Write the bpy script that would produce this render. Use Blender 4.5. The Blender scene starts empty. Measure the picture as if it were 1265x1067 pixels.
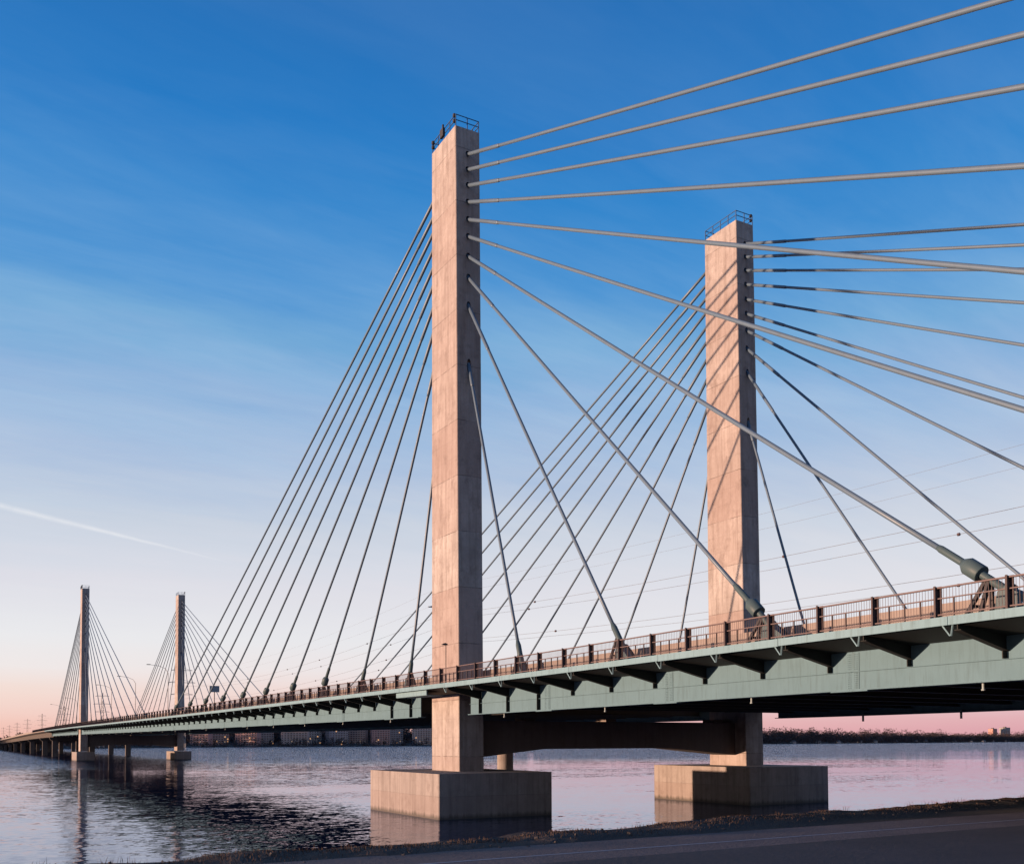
import bpy, bmesh, math, random
from mathutils import Vector, Matrix
random.seed(7)
R = math.radians
scene = bpy.context.scene
col = scene.collection

# ------------------------------------------------------------------ camera
cd = bpy.data.cameras.new('camera'); cam = bpy.data.objects.new('camera', cd); col.objects.link(cam)
cd.sensor_fit = 'HORIZONTAL'; cd.sensor_width = 36.0; cd.lens = 36.0 * 1217.8 / 1265.0
cd.shift_y = (872.07 - 533.5) / 1265.0
cd.clip_start = 0.1; cd.clip_end = 60000
_r = Vector((0.8715014, -0.49038062, -0.00348723)); _u = Vector((-0.01453025, -0.03292974, 0.99935204)); _f = Vector((0.49017771, 0.87088603, 0.03582366))
CAM = Vector((-35.327, -72.004, 5.79))
_m = Matrix((( _r.x, _u.x, -_f.x, CAM.x), (_r.y, _u.y, -_f.y, CAM.y), (_r.z, _u.z, -_f.z, CAM.z), (0, 0, 0, 1)))
cam.matrix_world = _m
scene.camera = cam

# ------------------------------------------------------------------ sky and sun
SUN_AZ = Vector((-0.961, 0.277, 0)).normalized(); SUN_EL = R(1.1)
sun_dir = Vector((SUN_AZ.x * math.cos(SUN_EL), SUN_AZ.y * math.cos(SUN_EL), math.sin(SUN_EL)))
sl = bpy.data.lights.new('sun', 'SUN'); sl.energy = 5.0; sl.angle = R(0.7); sl.color = (1.0, 0.64, 0.43)
so = bpy.data.objects.new('sun', sl); col.objects.link(so)
so.rotation_euler = sun_dir.to_track_quat('Z', 'Y').to_euler()

world = bpy.data.worlds.new('World'); scene.world = world; world.use_nodes = True
wt = world.node_tree; wt.nodes.clear()
def lin(r, g, b):
    f = lambda c: (c / 255 / 12.92) if c <= 10 else (((c / 255) + 0.055) / 1.055) ** 2.4
    return (f(r), f(g), f(b), 1)
class NT:
    """tiny node helper"""
    def __init__(s, t): s.t = t
    def n(s, typ, ins=None, **kw):
        nd = s.t.nodes.new(typ)
        for k, v in kw.items(): setattr(nd, k, v)
        for k, v in (ins or {}).items():
            i = nd.inputs[k]
            if isinstance(v, bpy.types.NodeSocket): s.t.links.new(v, i)
            else: i.default_value = v
        return nd
    def math(s, op, a, b=0.0, c=0.0, clamp=False):
        nd = s.n('ShaderNodeMath', {0: a, 1: b, 2: c}, operation=op, use_clamp=clamp); return nd.outputs[0]
    def mix(s, f, a, b, bt='MIX'):
        nd = s.n('ShaderNodeMix', data_type='RGBA', blend_type=bt)
        for k, v in ((0, f), (6, a), (7, b)):
            if isinstance(v, bpy.types.NodeSocket): s.t.links.new(v, nd.inputs[k])
            else: nd.inputs[k].default_value = v
        return nd.outputs[2]
    def ramp(s, f, stops, interp='LINEAR'):
        nd = s.n('ShaderNodeValToRGB', {0: f}); cr = nd.color_ramp; cr.interpolation = interp
        while len(cr.elements) > 1: cr.elements.remove(cr.elements[-1])
        cr.elements[0].position = stops[0][0]; cr.elements[0].color = stops[0][1]
        for p, c in stops[1:]:
            e = cr.elements.new(p); e.color = c
        return nd.outputs[0]
    def noise(s, vec, scale, detail=4, rough=0.55, lo=None, hi=None, dist=0.0):
        nd = s.n('ShaderNodeTexNoise', {'Vector': vec, 'Scale': scale, 'Detail': detail, 'Roughness': rough, 'Distortion': dist}); o = nd.outputs[0]
        if lo is not None: o = s.n('ShaderNodeMapRange', {0: o, 1: lo, 2: hi}).outputs[0]
        return o
    def mapv(s, vec, scale=(1, 1, 1), rot=(0, 0, 0), loc=(0, 0, 0)):
        return s.n('ShaderNodeMapping', {'Vector': vec, 'Scale': scale, 'Rotation': rot, 'Location': loc}).outputs[0]
def build_world():
    k = NT(wt)
    gen = k.n('ShaderNodeTexCoord').outputs['Generated']
    sep = k.n('ShaderNodeSeparateXYZ', {0: gen})
    x, y, z = sep.outputs
    el = k.math('MAXIMUM', z, 0.0)
    h = k.math('SQRT', k.math('ADD', k.math('ADD', k.math('MULTIPLY', x, x), k.math('MULTIPLY', y, y)), 1e-6))
    dot = k.math('DIVIDE', k.math('ADD', k.math('MULTIPLY', x, SUN_AZ.x), k.math('MULTIPLY', y, SUN_AZ.y)), h)
    up = [(0.15, lin(221, 220, 230)), (0.18, lin(209, 214, 227)), (0.21, lin(198, 208, 223)), (0.266, lin(168, 190, 221)), (0.333, lin(140, 177, 218)), (0.371, lin(112, 167, 214)), (0.42, lin(72, 146, 210)),
          (0.485, lin(44, 131, 203)), (0.53, lin(34, 121, 196)), (0.60, lin(30, 110, 184)), (0.75, lin(38, 96, 164)), (1.0, lin(46, 84, 142))]
    away = [(0.0, lin(212, 150, 172)), (0.02, lin(220, 168, 182)), (0.045, lin(228, 202, 212)), (0.07, lin(230, 220, 227)), (0.10, lin(229, 227, 233)), (0.15, lin(227, 225, 231)), (0.18, lin(220, 221, 229)), (0.21, lin(209, 213, 225)), (0.266, lin(180, 196, 221))] + up[4:]
    toward = [(0.0, lin(250, 192, 166)), (0.027, lin(251, 218, 203)), (0.05, lin(248, 226, 214)), (0.07, lin(243, 236, 234)), (0.10, lin(236, 236, 239))] + up
    # thin streaky cirrus
    inv = k.math('DIVIDE', 1.0, k.math('ADD', el, 0.12))
    v = k.n('ShaderNodeCombineXYZ', {0: k.math('MULTIPLY', x, inv), 1: k.math('MULTIPLY', y, inv), 2: 0.0}).outputs[0]
    vm = k.mapv(v, scale=(0.9, 3.2, 1), rot=(0, 0, R(-24)))
    c1 = k.noise(vm, 1.1, 7, 0.6, 0.42, 0.72, dist=0.7)
    c2 = k.noise(vm, 4.5, 6, 0.6, 0.35, 0.75, dist=0.4)
    band = k.ramp(el, [(0.0, (0, 0, 0, 1)), (0.12, (.15, .15, .15, 1)), (0.33, (1, 1, 1, 1)), (0.5, (.45, .45, .45, 1)), (0.58, (.22, .22, .22, 1)), (1, (.15, .15, .15, 1))])
    cl = k.math('MULTIPLY', k.math('MULTIPLY', k.math('ADD', k.math('MULTIPLY', c1, 0.7), k.math('MULTIPLY', c2, 0.3)), band), 0.27)
    shift = k.math('MULTIPLY', k.math('SUBTRACT', k.noise(vm, 1.6, 5, 0.6), 0.5), 0.10)
    elw = k.math('ADD', el, k.math('MULTIPLY', shift, band))
    t = k.math('ADD', k.math('MULTIPLY', dot, 0.60), 0.60, clamp=True)
    base = k.mix(t, k.ramp(elw, away), k.ramp(elw, toward))
    base = k.mix(cl, base, lin(188, 218, 240))
    # contrail: a thin line of vapour high in the sky
    a = Vector((.0130, 1.1308, .2470)).normalized(); c = Vector((.2070, 1.0238, .1913)).normalized(); nn = a.cross(c).normalized(); al = (c - a).normalized()
    wob = k.math('MULTIPLY', k.math('SUBTRACT', k.noise(gen, 40, 3, 0.5), 0.5), 0.002)
    dist = k.math('ADD', k.n('ShaderNodeVectorMath', {0: gen, 1: nn}, operation='DOT_PRODUCT').outputs['Value'], wob)
    run = k.n('ShaderNodeMapRange', {0: k.n('ShaderNodeVectorMath', {0: gen, 1: al}, operation='DOT_PRODUCT').outputs['Value'], 1: a.dot(al) - .4, 2: c.dot(al) + .045, 3: 3.2, 4: 0.0}).outputs[0]
    wid = k.math('ADD', k.math('MULTIPLY', run, 0.0030), 0.0006)
    prof = k.math('SUBTRACT', 1.0, k.math('DIVIDE', k.math('ABSOLUTE', dist), wid), clamp=True)
    ctr = k.math('MULTIPLY', k.math('MULTIPLY', prof, k.math('MULTIPLY', run, 2.2, clamp=True)), k.math('ADD', k.math('MULTIPLY', k.noise(gen, 55, 4, 0.6), 0.7), 0.15))
    base = k.mix(ctr, base, lin(240, 240, 243))
    sky = k.n('ShaderNodeTexSky', sky_type='NISHITA', sun_disc=False, sun_elevation=SUN_EL, sun_rotation=math.atan2(SUN_AZ.x, SUN_AZ.y) % (2 * math.pi), altitude=20.0, air_density=1.0, dust_density=1.0, ozone_density=2.0)
    b1 = k.n('ShaderNodeBackground', {0: base, 1: 0.485})
    b2 = k.n('ShaderNodeBackground', {0: sky.outputs[0], 1: 0.02})
    add = k.n('ShaderNodeAddShader', {0: b1.outputs[0], 1: b2.outputs[0]})
    k.n('ShaderNodeOutputWorld', {0: add.outputs[0]})
build_world()
vs = scene.view_settings
vs.view_transform = 'Standard'; vs.look = 'None'; vs.gamma = 1.0; vs.exposure = 1.0; vs.use_curve_mapping = False
scene.render.engine = 'CYCLES'
scene.cycles.use_denoising = True
scene.cycles.max_bounces = 6; scene.cycles.transparent_max_bounces = 8
scene.cycles.sample_clamp_indirect = 6.0

# ------------------------------------------------------------------ materials
M = {}
def mat(name, color, rough=0.7, metal=0.0, fn=None, spec=0.5):
    m = bpy.data.materials.new(name); m.use_nodes = True; t = m.node_tree; k = NT(t)
    b = t.nodes['Principled BSDF']
    b.inputs['Base Color'].default_value = (*color, 1); b.inputs['Roughness'].default_value = rough; b.inputs['Metallic'].default_value = metal
    b.inputs['Specular IOR Level'].default_value = spec
    if fn: fn(k, b, t)
    M[name] = m; return m
def bump(k, b, h, strength=0.3, dist=0.02):
    k.t.links.new(k.n('ShaderNodeBump', {'Height': h, 'Strength': strength, 'Distance': dist}).outputs[0], b.inputs['Normal'])
def link(k, o, i): k.t.links.new(o, i)

def concrete_fn(c_lo, c_hi, lift=4.6, zoff=0.0, streak=0.35, line=0.35, blotch=0.4, wet=False):
    def fn(k, b, t):
        P = k.n('ShaderNodeNewGeometry').outputs['Position']
        s = k.n('ShaderNodeSeparateXYZ', {0: P})
        big = k.noise(P, 0.35, 5, 0.6, 0.3, 0.7)
        mid = k.noise(P, 2.2, 6, 0.65, 0.3, 0.72)
        fine = k.noise(P, 26, 4, 0.6)
        st = k.noise(k.mapv(P, scale=(1.6, 1.6, 0.10)), 1.5, 5, 0.65, 0.45, 0.8)
        c = k.mix(big, (*c_lo, 1), (*c_hi, 1))
        c = k.mix(k.math('MULTIPLY', mid, 0.35), c, (c_lo[0] * .72, c_lo[1] * .70, c_lo[2] * .68, 1))
        c = k.mix(k.math('MULTIPLY', st, streak), c, (c_lo[0] * .5, c_lo[1] * .47, c_lo[2] * .44, 1))
        # pour lifts: tone of each lift and the joint between two lifts
        wob = k.math('MULTIPLY', k.math('SUBTRACT', mid, 0.5), 0.05)
        u = k.math('DIVIDE', k.math('ADD', k.math('ADD', s.outputs[2], zoff), wob), lift)
        tone = k.n('ShaderNodeTexWhiteNoise', {'W': k.math('FLOOR', u)}, noise_dimensions='1D').outputs[0]
        c = k.mix(k.math('MULTIPLY', tone, 0.62), c, (c_lo[0] * .86, c_lo[1] * .70, c_lo[2] * .66, 1))
        blot = k.noise(k.mapv(P, scale=(1, 1, .7)), 0.9, 6, 0.7, 0.52, 0.75)
        c = k.mix(k.math('MULTIPLY', blot, blotch), c, (c_lo[0] * .55, c_lo[1] * .47, c_lo[2] * .44, 1))
        if wet:
            wz = k.n('ShaderNodeMapRange', {0: k.math('ADD', s.outputs[2], k.math('MULTIPLY', k.math('SUBTRACT', st, .4), -.35)), 1: 0.18, 2: 0.5, 3: 0.85, 4: 0.0}).outputs[0]
            c = k.mix(wz, c, (.045, .04, .034, 1))
        def joint(uu, w):
            f = k.math('ABSOLUTE', k.math('SUBTRACT', k.math('FRACT', uu), 0.5))
            return k.math('GREATER_THAN', f, 0.5 - w)
        j1 = joint(u, 0.007); j2 = joint(k.math('MULTIPLY', u, 3.0), 0.009)
        br = k.noise(P, 0.9, 3, 0.5, 0.35, 0.65)
        c = k.mix(k.math('MULTIPLY', k.math('MULTIPLY', j1, br), line * 1.6, clamp=True), c, (c_lo[0] * .42, c_lo[1] * .38, c_lo[2] * .36, 1))
        c = k.mix(k.math('MULTIPLY', k.math('MULTIPLY', j2, br), line * 0.7), c, (c_lo[0] * .5, c_lo[1] * .46, c_lo[2] * .43, 1))
        link(k, c, b.inputs['Base Color'])
        hgt = k.math('SUBTRACT', k.math('ADD', k.math('MULTIPLY', fine, 0.35), mid), k.math('MULTIPLY', k.math('ADD', j1, k.math('MULTIPLY', j2, .4)), 1.2))
        bump(k, b, hgt, 0.5, 0.02)
    return fn
mat('tower_concrete', (.4, .36, .33), 0.85, fn=concrete_fn((.245, .212, .20), (.40, .365, .348), streak=.9, blotch=.85, line=.6))
mat('cap_concrete', (.38, .34, .31), 0.88, fn=concrete_fn((.20, .175, .165), (.27, .24, .225), lift=3.3, zoff=1.6, streak=1.0, line=0.2, blotch=.6, wet=True))
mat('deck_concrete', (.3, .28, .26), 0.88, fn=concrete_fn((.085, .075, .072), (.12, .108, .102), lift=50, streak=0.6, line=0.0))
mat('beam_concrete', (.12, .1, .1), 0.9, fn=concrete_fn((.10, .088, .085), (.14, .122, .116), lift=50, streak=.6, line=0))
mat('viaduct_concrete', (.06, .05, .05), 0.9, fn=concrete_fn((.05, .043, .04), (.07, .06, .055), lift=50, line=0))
mat('barrier_concrete', (.42, .37, .33), 0.88, fn=concrete_fn((.20, .175, .16), (.27, .24, .22), lift=50, streak=0.5, line=0.0))
def paint_fn(c, dirt=0.35, var=0.25, drip=0.0):
    def fn(k, b, t):
        P = k.n('ShaderNodeNewGeometry').outputs['Position']
        n1 = k.noise(P, 0.55, 5, 0.6, 0.35, 0.7); st = k.noise(k.mapv(P, scale=(2.2, 2.2, 0.25)), 2.0, 5, 0.6, 0.5, 0.85); n2 = k.noise(P, 14, 3, 0.6)
        cc = k.mix(k.math('MULTIPLY', n1, var), (*c, 1), (c[0] * .75, c[1] * .78, c[2] * .78, 1))
        cc = k.mix(k.math('MULTIPLY', st, dirt), cc, (c[0] * .45, c[1] * .42, c[2] * .38, 1))
        if drip:
            dr = k.noise(k.mapv(P, scale=(5, 5, 0.35)), 1.6, 4, 0.6, 0.56, 0.72); ru = k.noise(P, 1.1, 5, 0.7, 0.62, 0.78)
            cc = k.mix(k.math('MULTIPLY', dr, drip), cc, (c[0] * .5, c[1] * .42, c[2] * .36, 1)); cc = k.mix(k.math('MULTIPLY', ru, drip * .8), cc, (c[0] * .9, c[1] * .5, c[2] * .35, 1))
        link(k, cc, b.inputs['Base Color']); bump(k, b, n2, 0.12, 0.01)
    return fn
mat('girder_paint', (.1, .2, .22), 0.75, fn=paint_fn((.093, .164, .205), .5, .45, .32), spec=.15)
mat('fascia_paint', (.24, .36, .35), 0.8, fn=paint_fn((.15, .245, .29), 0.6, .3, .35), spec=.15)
mat('cable_sheath', (.42, .40, .38), 0.42, fn=paint_fn((.088, .128, .175), 0.25, .2), spec=.35)
mat('anchor_steel', (.18, .22, .21), 0.5, fn=paint_fn((.05, .078, .088), 0.3), spec=.2)
mat('galvanised', (.4, .4, .4), 0.45, 0.3, fn=paint_fn((.15, .20, .23), 0.3))
mat('fence_paint', (.22, .13, .12), 0.55, fn=paint_fn((.05, .034, .036), 0.3), spec=.2)
mat('rail_paint', (.36, .22, .2), 0.55, fn=paint_fn((.112, .08, .082), 0.2), spec=.2)
mat('shade_dark_steel', (.04, .05, .05), 0.7, fn=paint_fn((.018, .019, .020), 0.3), spec=.2)  # girder steel with its shade put into a near-black colour
mat('floor_steel', (.06, .06, .06), .7, fn=paint_fn((.075, .078, .08), .3))
mat('rail_blue', (.05, .07, .1), .6, fn=paint_fn((.045, .08, .15), .2), spec=.2)
mat('dark_steel', (.06, .055, .055), 0.6, fn=paint_fn((.035, .033, .035), 0.2), spec=.2)
mat('white_plastic', (.6, .6, .58), 0.6, fn=paint_fn((.22, .27, .29), 0.3))
mat('wire', (.12, .12, .13), 0.6, fn=paint_fn((.14, .14, .15), 0.1))
mat('ball_paint', (.1, .08, .08), 0.6, fn=paint_fn((.08, .05, .05), 0.1))
mat('pylon_steel', (.2, .19, .19), 0.6, 0.2, fn=paint_fn((.2, .19, .19), 0.1))
mat('roof_dark', (.08, .07, .07), 0.8, fn=paint_fn((.08, .07, .07), 0.3))
mat('sign_face', (.35, .37, .4), 0.5, fn=paint_fn((.16, .19, .22), 0.2))
def water_fn(k, b, t):
    P = k.n('ShaderNodeNewGeometry').outputs['Position']
    s = k.n('ShaderNodeSeparateXYZ', {0: P})
    patch = k.noise(k.mapv(P, scale=(1.0, 4.0, 1), rot=(0, 0, R(29))), 0.010, 4, 0.55, 0.45, 0.62)
    # sheltered water near the bank and below the bridge, wind ruffled water further out
    dd = k.n('ShaderNodeVectorMath', {0: P, 1: (70, -10, 0)}, operation='DISTANCE').outputs['Value']
    wob = k.math('MULTIPLY', k.math('SUBTRACT', k.noise(P, 0.02, 3, 0.6), 0.5), 120)
    out = k.n('ShaderNodeMapRange', {0: k.math('ADD', dd, wob), 1: 150, 2: 290}, interpolation_type='SMOOTHSTEP').outputs[0]
    left = k.n('ShaderNodeMapRange', {0: s.outputs[0], 1: 4, 2: -22, 3: 0, 4: 0.055}, interpolation_type='SMOOTHSTEP').outputs[0]
    out = k.math('MULTIPLY', out, 1.5)
    amp = k.math('ADD', k.math('MAXIMUM', k.math('MAXIMUM', out, left), k.math('MULTIPLY', patch, 0.13)), 0.034)
    # wave slopes, sampled at the point itself so that far water stays ruffled
    def slope(scale, sc, rot, detail):
        n = k.n('ShaderNodeTexNoise', {'Vector': k.mapv(P, scale=sc, rot=(0, 0, R(rot))), 'Scale': scale, 'Detail': detail, 'Roughness': 0.5, 'Distortion': 0.25})
        return k.n('ShaderNodeVectorMath', {0: n.outputs['Color'], 1: (.5, .5, .5)}, operation='SUBTRACT').outputs[0]
    def scl(v, f): return k.n('ShaderNodeVectorMath', {0: v, 'Scale': f}, operation='SCALE').outputs[0]
    def add(a, c): return k.n('ShaderNodeVectorMath', {0: a, 1: c}, operation='ADD').outputs[0]
    w = add(add(scl(slope(2.2, (1, 1.5, 1), 30, 2), 0.95), scl(slope(0.62, (1, 1.4, 1), 24, 3), 0.75)), scl(slope(0.10, (1, 1.4, 1), 38, 2), 0.22))
    w = k.n('ShaderNodeVectorMath', {0: scl(w, amp), 1: (1, 1, 0)}, operation='MULTIPLY').outputs[0]
    nrm = k.n('ShaderNodeVectorMath', {0: add(w, (0, 0, 1))}, operation='NORMALIZE').outputs[0]
    dif = k.n('ShaderNodeBsdfDiffuse', {'Color': (.012, .019, .042, 1)})
    gl = k.n('ShaderNodeBsdfGlossy', {'Color': (.79, .845, 1.0, 1), 'Roughness': 0.02, 'Normal': nrm})
    fr = k.n('ShaderNodeFresnel', {'IOR': 2.4, 'Normal': nrm})
    mx = k.n('ShaderNodeMixShader', {0: fr.outputs[0], 1: dif.outputs[0], 2: gl.outputs[0]})
    k.t.links.new(mx.outputs[0], k.t.nodes['Material Output'].inputs['Surface'])
mat('water', (.026, .052, .125), 0.03, fn=water_fn)
def ground_fn(c1, c2, sc=0.6, bs=0.6, bd=0.08):
    def fn(k, b, t):
        P = k.n('ShaderNodeNewGeometry').outputs['Position']
        a = k.noise(P, sc, 6, 0.65, 0.3, 0.7); f = k.noise(P, sc * 16, 5, 0.65, 0.2, 0.8)
        c = k.mix(a, (*c1, 1), (*c2, 1)); c = k.mix(k.math('MULTIPLY', f, .6), c, (c1[0] * .5, c1[1] * .5, c1[2] * .5, 1))
        link(k, c, b.inputs['Base Color']); bump(k, b, f, bs, bd)
    return fn
mat('bank_soil', (.1, .08, .06), 0.95, fn=ground_fn((.03, .019, .016), (.055, .034, .027)))
mat('far_soil', (.08, .06, .05), 0.95, fn=ground_fn((.055, .04, .035), (.08, .06, .05), 0.02))
mat('asphalt_pale', (.1, .1, .1), 0.9, fn=ground_fn((.125, .083, .076), (.20, .132, .118), 0.45, .8, .03))  # paler asphalt, for the shoulder and the roadway
mat('asphalt_dark', (.04, .04, .045), 0.85, fn=ground_fn((.04, .026, .026), (.082, .054, .052), 0.35, .4, .02))  # darker asphalt, for the road beside the shoulder
mat('road_marking', (.6, .6, .58), 0.7, fn=ground_fn((.34, .29, .30), (.48, .42, .42), 3.0, .2, .01))
mat('dry_grass', (.16, .11, .06), 0.9, fn=ground_fn((.045, .025, .017), (.085, .047, .03), 0.8, .2, .01))
mat('stone', (.12, .1, .09), .9, fn=ground_fn((.045, .034, .03), (.09, .07, .062), 3, .4, .02))
mat('bare_twigs', (.07, .045, .04), 0.95, fn=ground_fn((.045, .032, .034), (.085, .055, .05), 0.03, .2, .1))
mat('bark', (.06, .045, .04), 0.95, fn=ground_fn((.05, .04, .035), (.08, .06, .05), 1, .2, .1))
def window_emit(name, color, strength):
    m = bpy.data.materials.new(name); m.use_nodes = True; b = m.node_tree.nodes['Principled BSDF']
    b.inputs['Base Color'].default_value = (.05, .04, .03, 1); b.inputs['Emission Color'].default_value = (*color, 1); b.inputs['Emission Strength'].default_value = strength
    M[name] = m
window_emit('lit_window', (1, .5, .22), 0.4)
window_emit('lit_lamp', (1, .65, .4), 0.5)
mat('window_glass', (.03, .035, .045), 0.15, fn=paint_fn((.03, .035, .045), 0.1))
FAC = []
for i, c in enumerate([(.36, .23, .20), (.44, .31, .27), (.27, .23, .24), (.46, .42, .41), (.42, .22, .19), (.30, .27, .26)]):
    mat('facade_%d' % i, c, 0.85, fn=paint_fn(c, 0.3)); FAC.append(M['facade_%d' % i])
mat('house_white', (.3, .28, .27), 0.8, fn=paint_fn((.42, .37, .35), 0.2))
# ------------------------------------------------------------------ mesh helpers
class MB:
    def __init__(s): s.v = []; s.f = []
    def quad(s, *pts):
        n = len(s.v); s.v += [tuple(p) for p in pts]; s.f.append(tuple(range(n, n + len(pts)))); return s
    def box(s, x0, x1, y0, y1, z0, z1):
        n = len(s.v)
        s.v += [(x0, y0, z0), (x1, y0, z0), (x1, y1, z0), (x0, y1, z0), (x0, y0, z1), (x1, y0, z1), (x1, y1, z1), (x0, y1, z1)]
        s.f += [tuple(n + i for i in q) for q in ((0, 3, 2, 1), (4, 5, 6, 7), (0, 1, 5, 4), (1, 2, 6, 5), (2, 3, 7, 6), (3, 0, 4, 7))]; return s
    def prism_x(s, prof, x0, x1):   # prof in (y,z)
        return s._prism([(x0, a, b) for a, b in prof], [(x1, a, b) for a, b in prof])
    def prism_y(s, prof, y0, y1):   # prof in (x,z)
        return s._prism([(a, y0, b) for a, b in prof], [(a, y1, b) for a, b in prof])
    def _prism(s, A, B):
        n = len(s.v); k = len(A); s.v += A + B
        s.f.append(tuple(n + i for i in reversed(range(k)))); s.f.append(tuple(n + k + i for i in range(k)))
        for i in range(k):
            j = (i + 1) % k; s.f.append((n + i, n + j, n + k + j, n + k + i))
        return s
    def sweep(s, prof, ys, zf):     # closed profile (x,z rel) swept along y at height zf(y)
        n = len(s.v); k = len(prof)
        for y in ys:
            z0 = zf(y); s.v += [(a, y, z0 + b) for a, b in prof]
        for r in range(len(ys) - 1):
            for i in range(k):
                j = (i + 1) % k; s.f.append((n + r * k + i, n + r * k + j, n + (r + 1) * k + j, n + (r + 1) * k + i))
        s.f.append(tuple(n + i for i in reversed(range(k)))); e = n + (len(ys) - 1) * k; s.f.append(tuple(e + i for i in range(k))); return s
    def tube(s, pts, rads, n=8, caps=True):
        pts = [Vector(p) for p in pts]
        if not isinstance(rads, (list, tuple)): rads = [rads] * len(pts)
        base = len(s.v)
        for i, p in enumerate(pts):
            d = (pts[min(i + 1, len(pts) - 1)] - pts[max(i - 1, 0)]).normalized()
            ref = Vector((0, 0, 1)) if abs(d.z) < 0.95 else Vector((1, 0, 0))
            a = d.cross(ref).normalized(); c = d.cross(a)
            for q in range(n):
                t = 2 * math.pi * q / n; w = p + (a * math.cos(t) + c * math.sin(t)) * rads[i]; s.v.append(tuple(w))
        for i in range(len(pts) - 1):
            for q in range(n):
                w = (q + 1) % n; s.f.append((base + i * n + q, base + i * n + w, base + (i + 1) * n + w, base + (i + 1) * n + q))
        if caps:
            s.f.append(tuple(base + q for q in reversed(range(n)))); e = base + (len(pts) - 1) * n; s.f.append(tuple(e + q for q in range(n)))
        return s
    def bar(s, p0, p1, w, d, up=(0, 0, 1)):
        p0 = Vector(p0); p1 = Vector(p1); t = (p1 - p0).normalized(); a = t.cross(Vector(up))
        if a.length < 1e-4: a = t.cross(Vector((1, 0, 0)))
        a.normalize(); c = a.cross(t)
        A = [tuple(p0 + a * (w / 2 * i) + c * (d / 2 * j)) for i, j in ((-1, -1), (1, -1), (1, 1), (-1, 1))]
        B = [tuple(p1 + a * (w / 2 * i) + c * (d / 2 * j)) for i, j in ((-1, -1), (1, -1), (1, 1), (-1, 1))]
        return s._prism(A, B)
    def mesh(s, name, smooth=False):
        me = bpy.data.meshes.new(name); me.from_pydata(s.v, [], s.f)
        if smooth == 'auto':
            me.polygons.foreach_set('use_smooth', [len(p) == 4 for p in s.f])
        me.update(); return me
    def build(s, name, m, parent=None, loc=None, smooth=False, fix=True):
        me = s.mesh(name, smooth)
        if fix and len(s.f) < 60000:
            bm = bmesh.new(); bm.from_mesh(me); bmesh.ops.recalc_face_normals(bm, faces=bm.faces); bm.to_mesh(me); bm.free()
        return inst(name, me, m, parent, loc)
def inst(name, me, m=None, parent=None, loc=None, rot=None):
    if m is not None and not me.materials: me.materials.append(M[m] if isinstance(m, str) else m)
    o = bpy.data.objects.new(name, me); col.objects.link(o)
    if loc is not None: o.location = loc
    if rot is not None: o.rotation_euler = rot
    if parent is not None: o.parent = parent
    return o
def tag(o, label=None, cat=None, group=None, kind=None):
    if label: o['label'] = label
    if cat: o['category'] = cat
    if group: o['group'] = group
    if kind: o['kind'] = kind
    return o
def thing(name, label, cat, loc=(0, 0, 0), group=None):
    o = bpy.data.objects.new(name, None); o.empty_display_size = 0.5; col.objects.link(o); o.location = loc
    return tag(o, label, cat, group)

# ------------------------------------------------------------------ measured layout
W = 30.64                # spacing of the two tower lines
SPAN = 280.0
TX, TYT = 2.254, 4.659   # tower width across, depth along (top)
ZTOP, ZCAP = 56.93, 3.40
XC = 1.13                # cable plane inside a tower line
XR = W + TX              # outer face of the right line
KN = [(-200, 10.2), (-120, 10.18), (-50, 10.12), (-10, 9.97), (30, 10.02), (92, 10.13), (180, 10.38), (280, 10.70), (387, 10.85), (512, 10.55), (700, 9.5), (885, 8.3), (1100, 6.8), (1300, 6.2)]
def zf(y):               # height of the underside of the deck edge
    if y <= KN[0][0]: return KN[0][1]
    for i in range(len(KN) - 1):
        if y <= KN[i + 1][0]:
            (y0, a), (y1, b) = KN[i], KN[i + 1]
            s0 = (KN[i + 1][1] - KN[i - 1][1]) / (KN[i + 1][0] - KN[i - 1][0]) if i > 0 else 0
            s1 = (KN[i + 2][1] - a) / (KN[i + 2][0] - y0) if i + 2 < len(KN) else 0
            t = (y - y0) / (y1 - y0); h = y1 - y0
            return (2*t**3 - 3*t*t + 1) * a + (t**3 - 2*t*t + t) * h * s0 + (-2*t**3 + 3*t*t) * b + (t**3 - t*t) * h * s1
    return KN[-1][1]
HOLES = [54.77, 53.45, 52.10, 50.69, 49.20, 47.76, 46.07, 44.26, 41.84, 36.75]          # highest first
SIDE = [-112, -106.9, -99.6, -88.4, -75.6, -62.4, -49.4, -35.8, -22.5, -9.15]
MAIN = [12.5 + 13.0 * (9 - k) for k in range(10)]

# ------------------------------------------------------------------ setting: water, banks, road
def water():
    b = MB(); S = 45000; ring = [40, 90, 200, 500, 1500, 5000, S]
    N = 64; b.v.append((0, 0, 0))
    for r in ring:
        for i in range(N):
            a = 2 * math.pi * i / N; b.v.append((r * math.cos(a), r * math.sin(a), 0))
    for i in range(N): b.f.append((0, 1 + i, 1 + (i + 1) % N))
    for q in range(len(ring) - 1):
        for i in range(N):
            j = (i + 1) % N; b.f.append((1 + q * N + i, 1 + (q + 1) * N + i, 1 + (q + 1) * N + j, 1 + q * N + j))
    tag(b.build('water', 'water', fix=False), kind='structure')
water()
def hash2(x, y): 
    v = math.sin(x * 12.9898 + y * 78.233) * 43758.5453; return v - math.floor(v)
def vnoise(x, y):
    xi, yi = math.floor(x), math.floor(y); fx, fy = x - xi, y - yi; fx = fx*fx*(3-2*fx); fy = fy*fy*(3-2*fy)
    a = hash2(xi, yi) * (1-fx) + hash2(xi+1, yi) * fx; c = hash2(xi, yi+1) * (1-fx) + hash2(xi+1, yi+1) * fx
    return a * (1-fy) + c * fy
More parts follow.
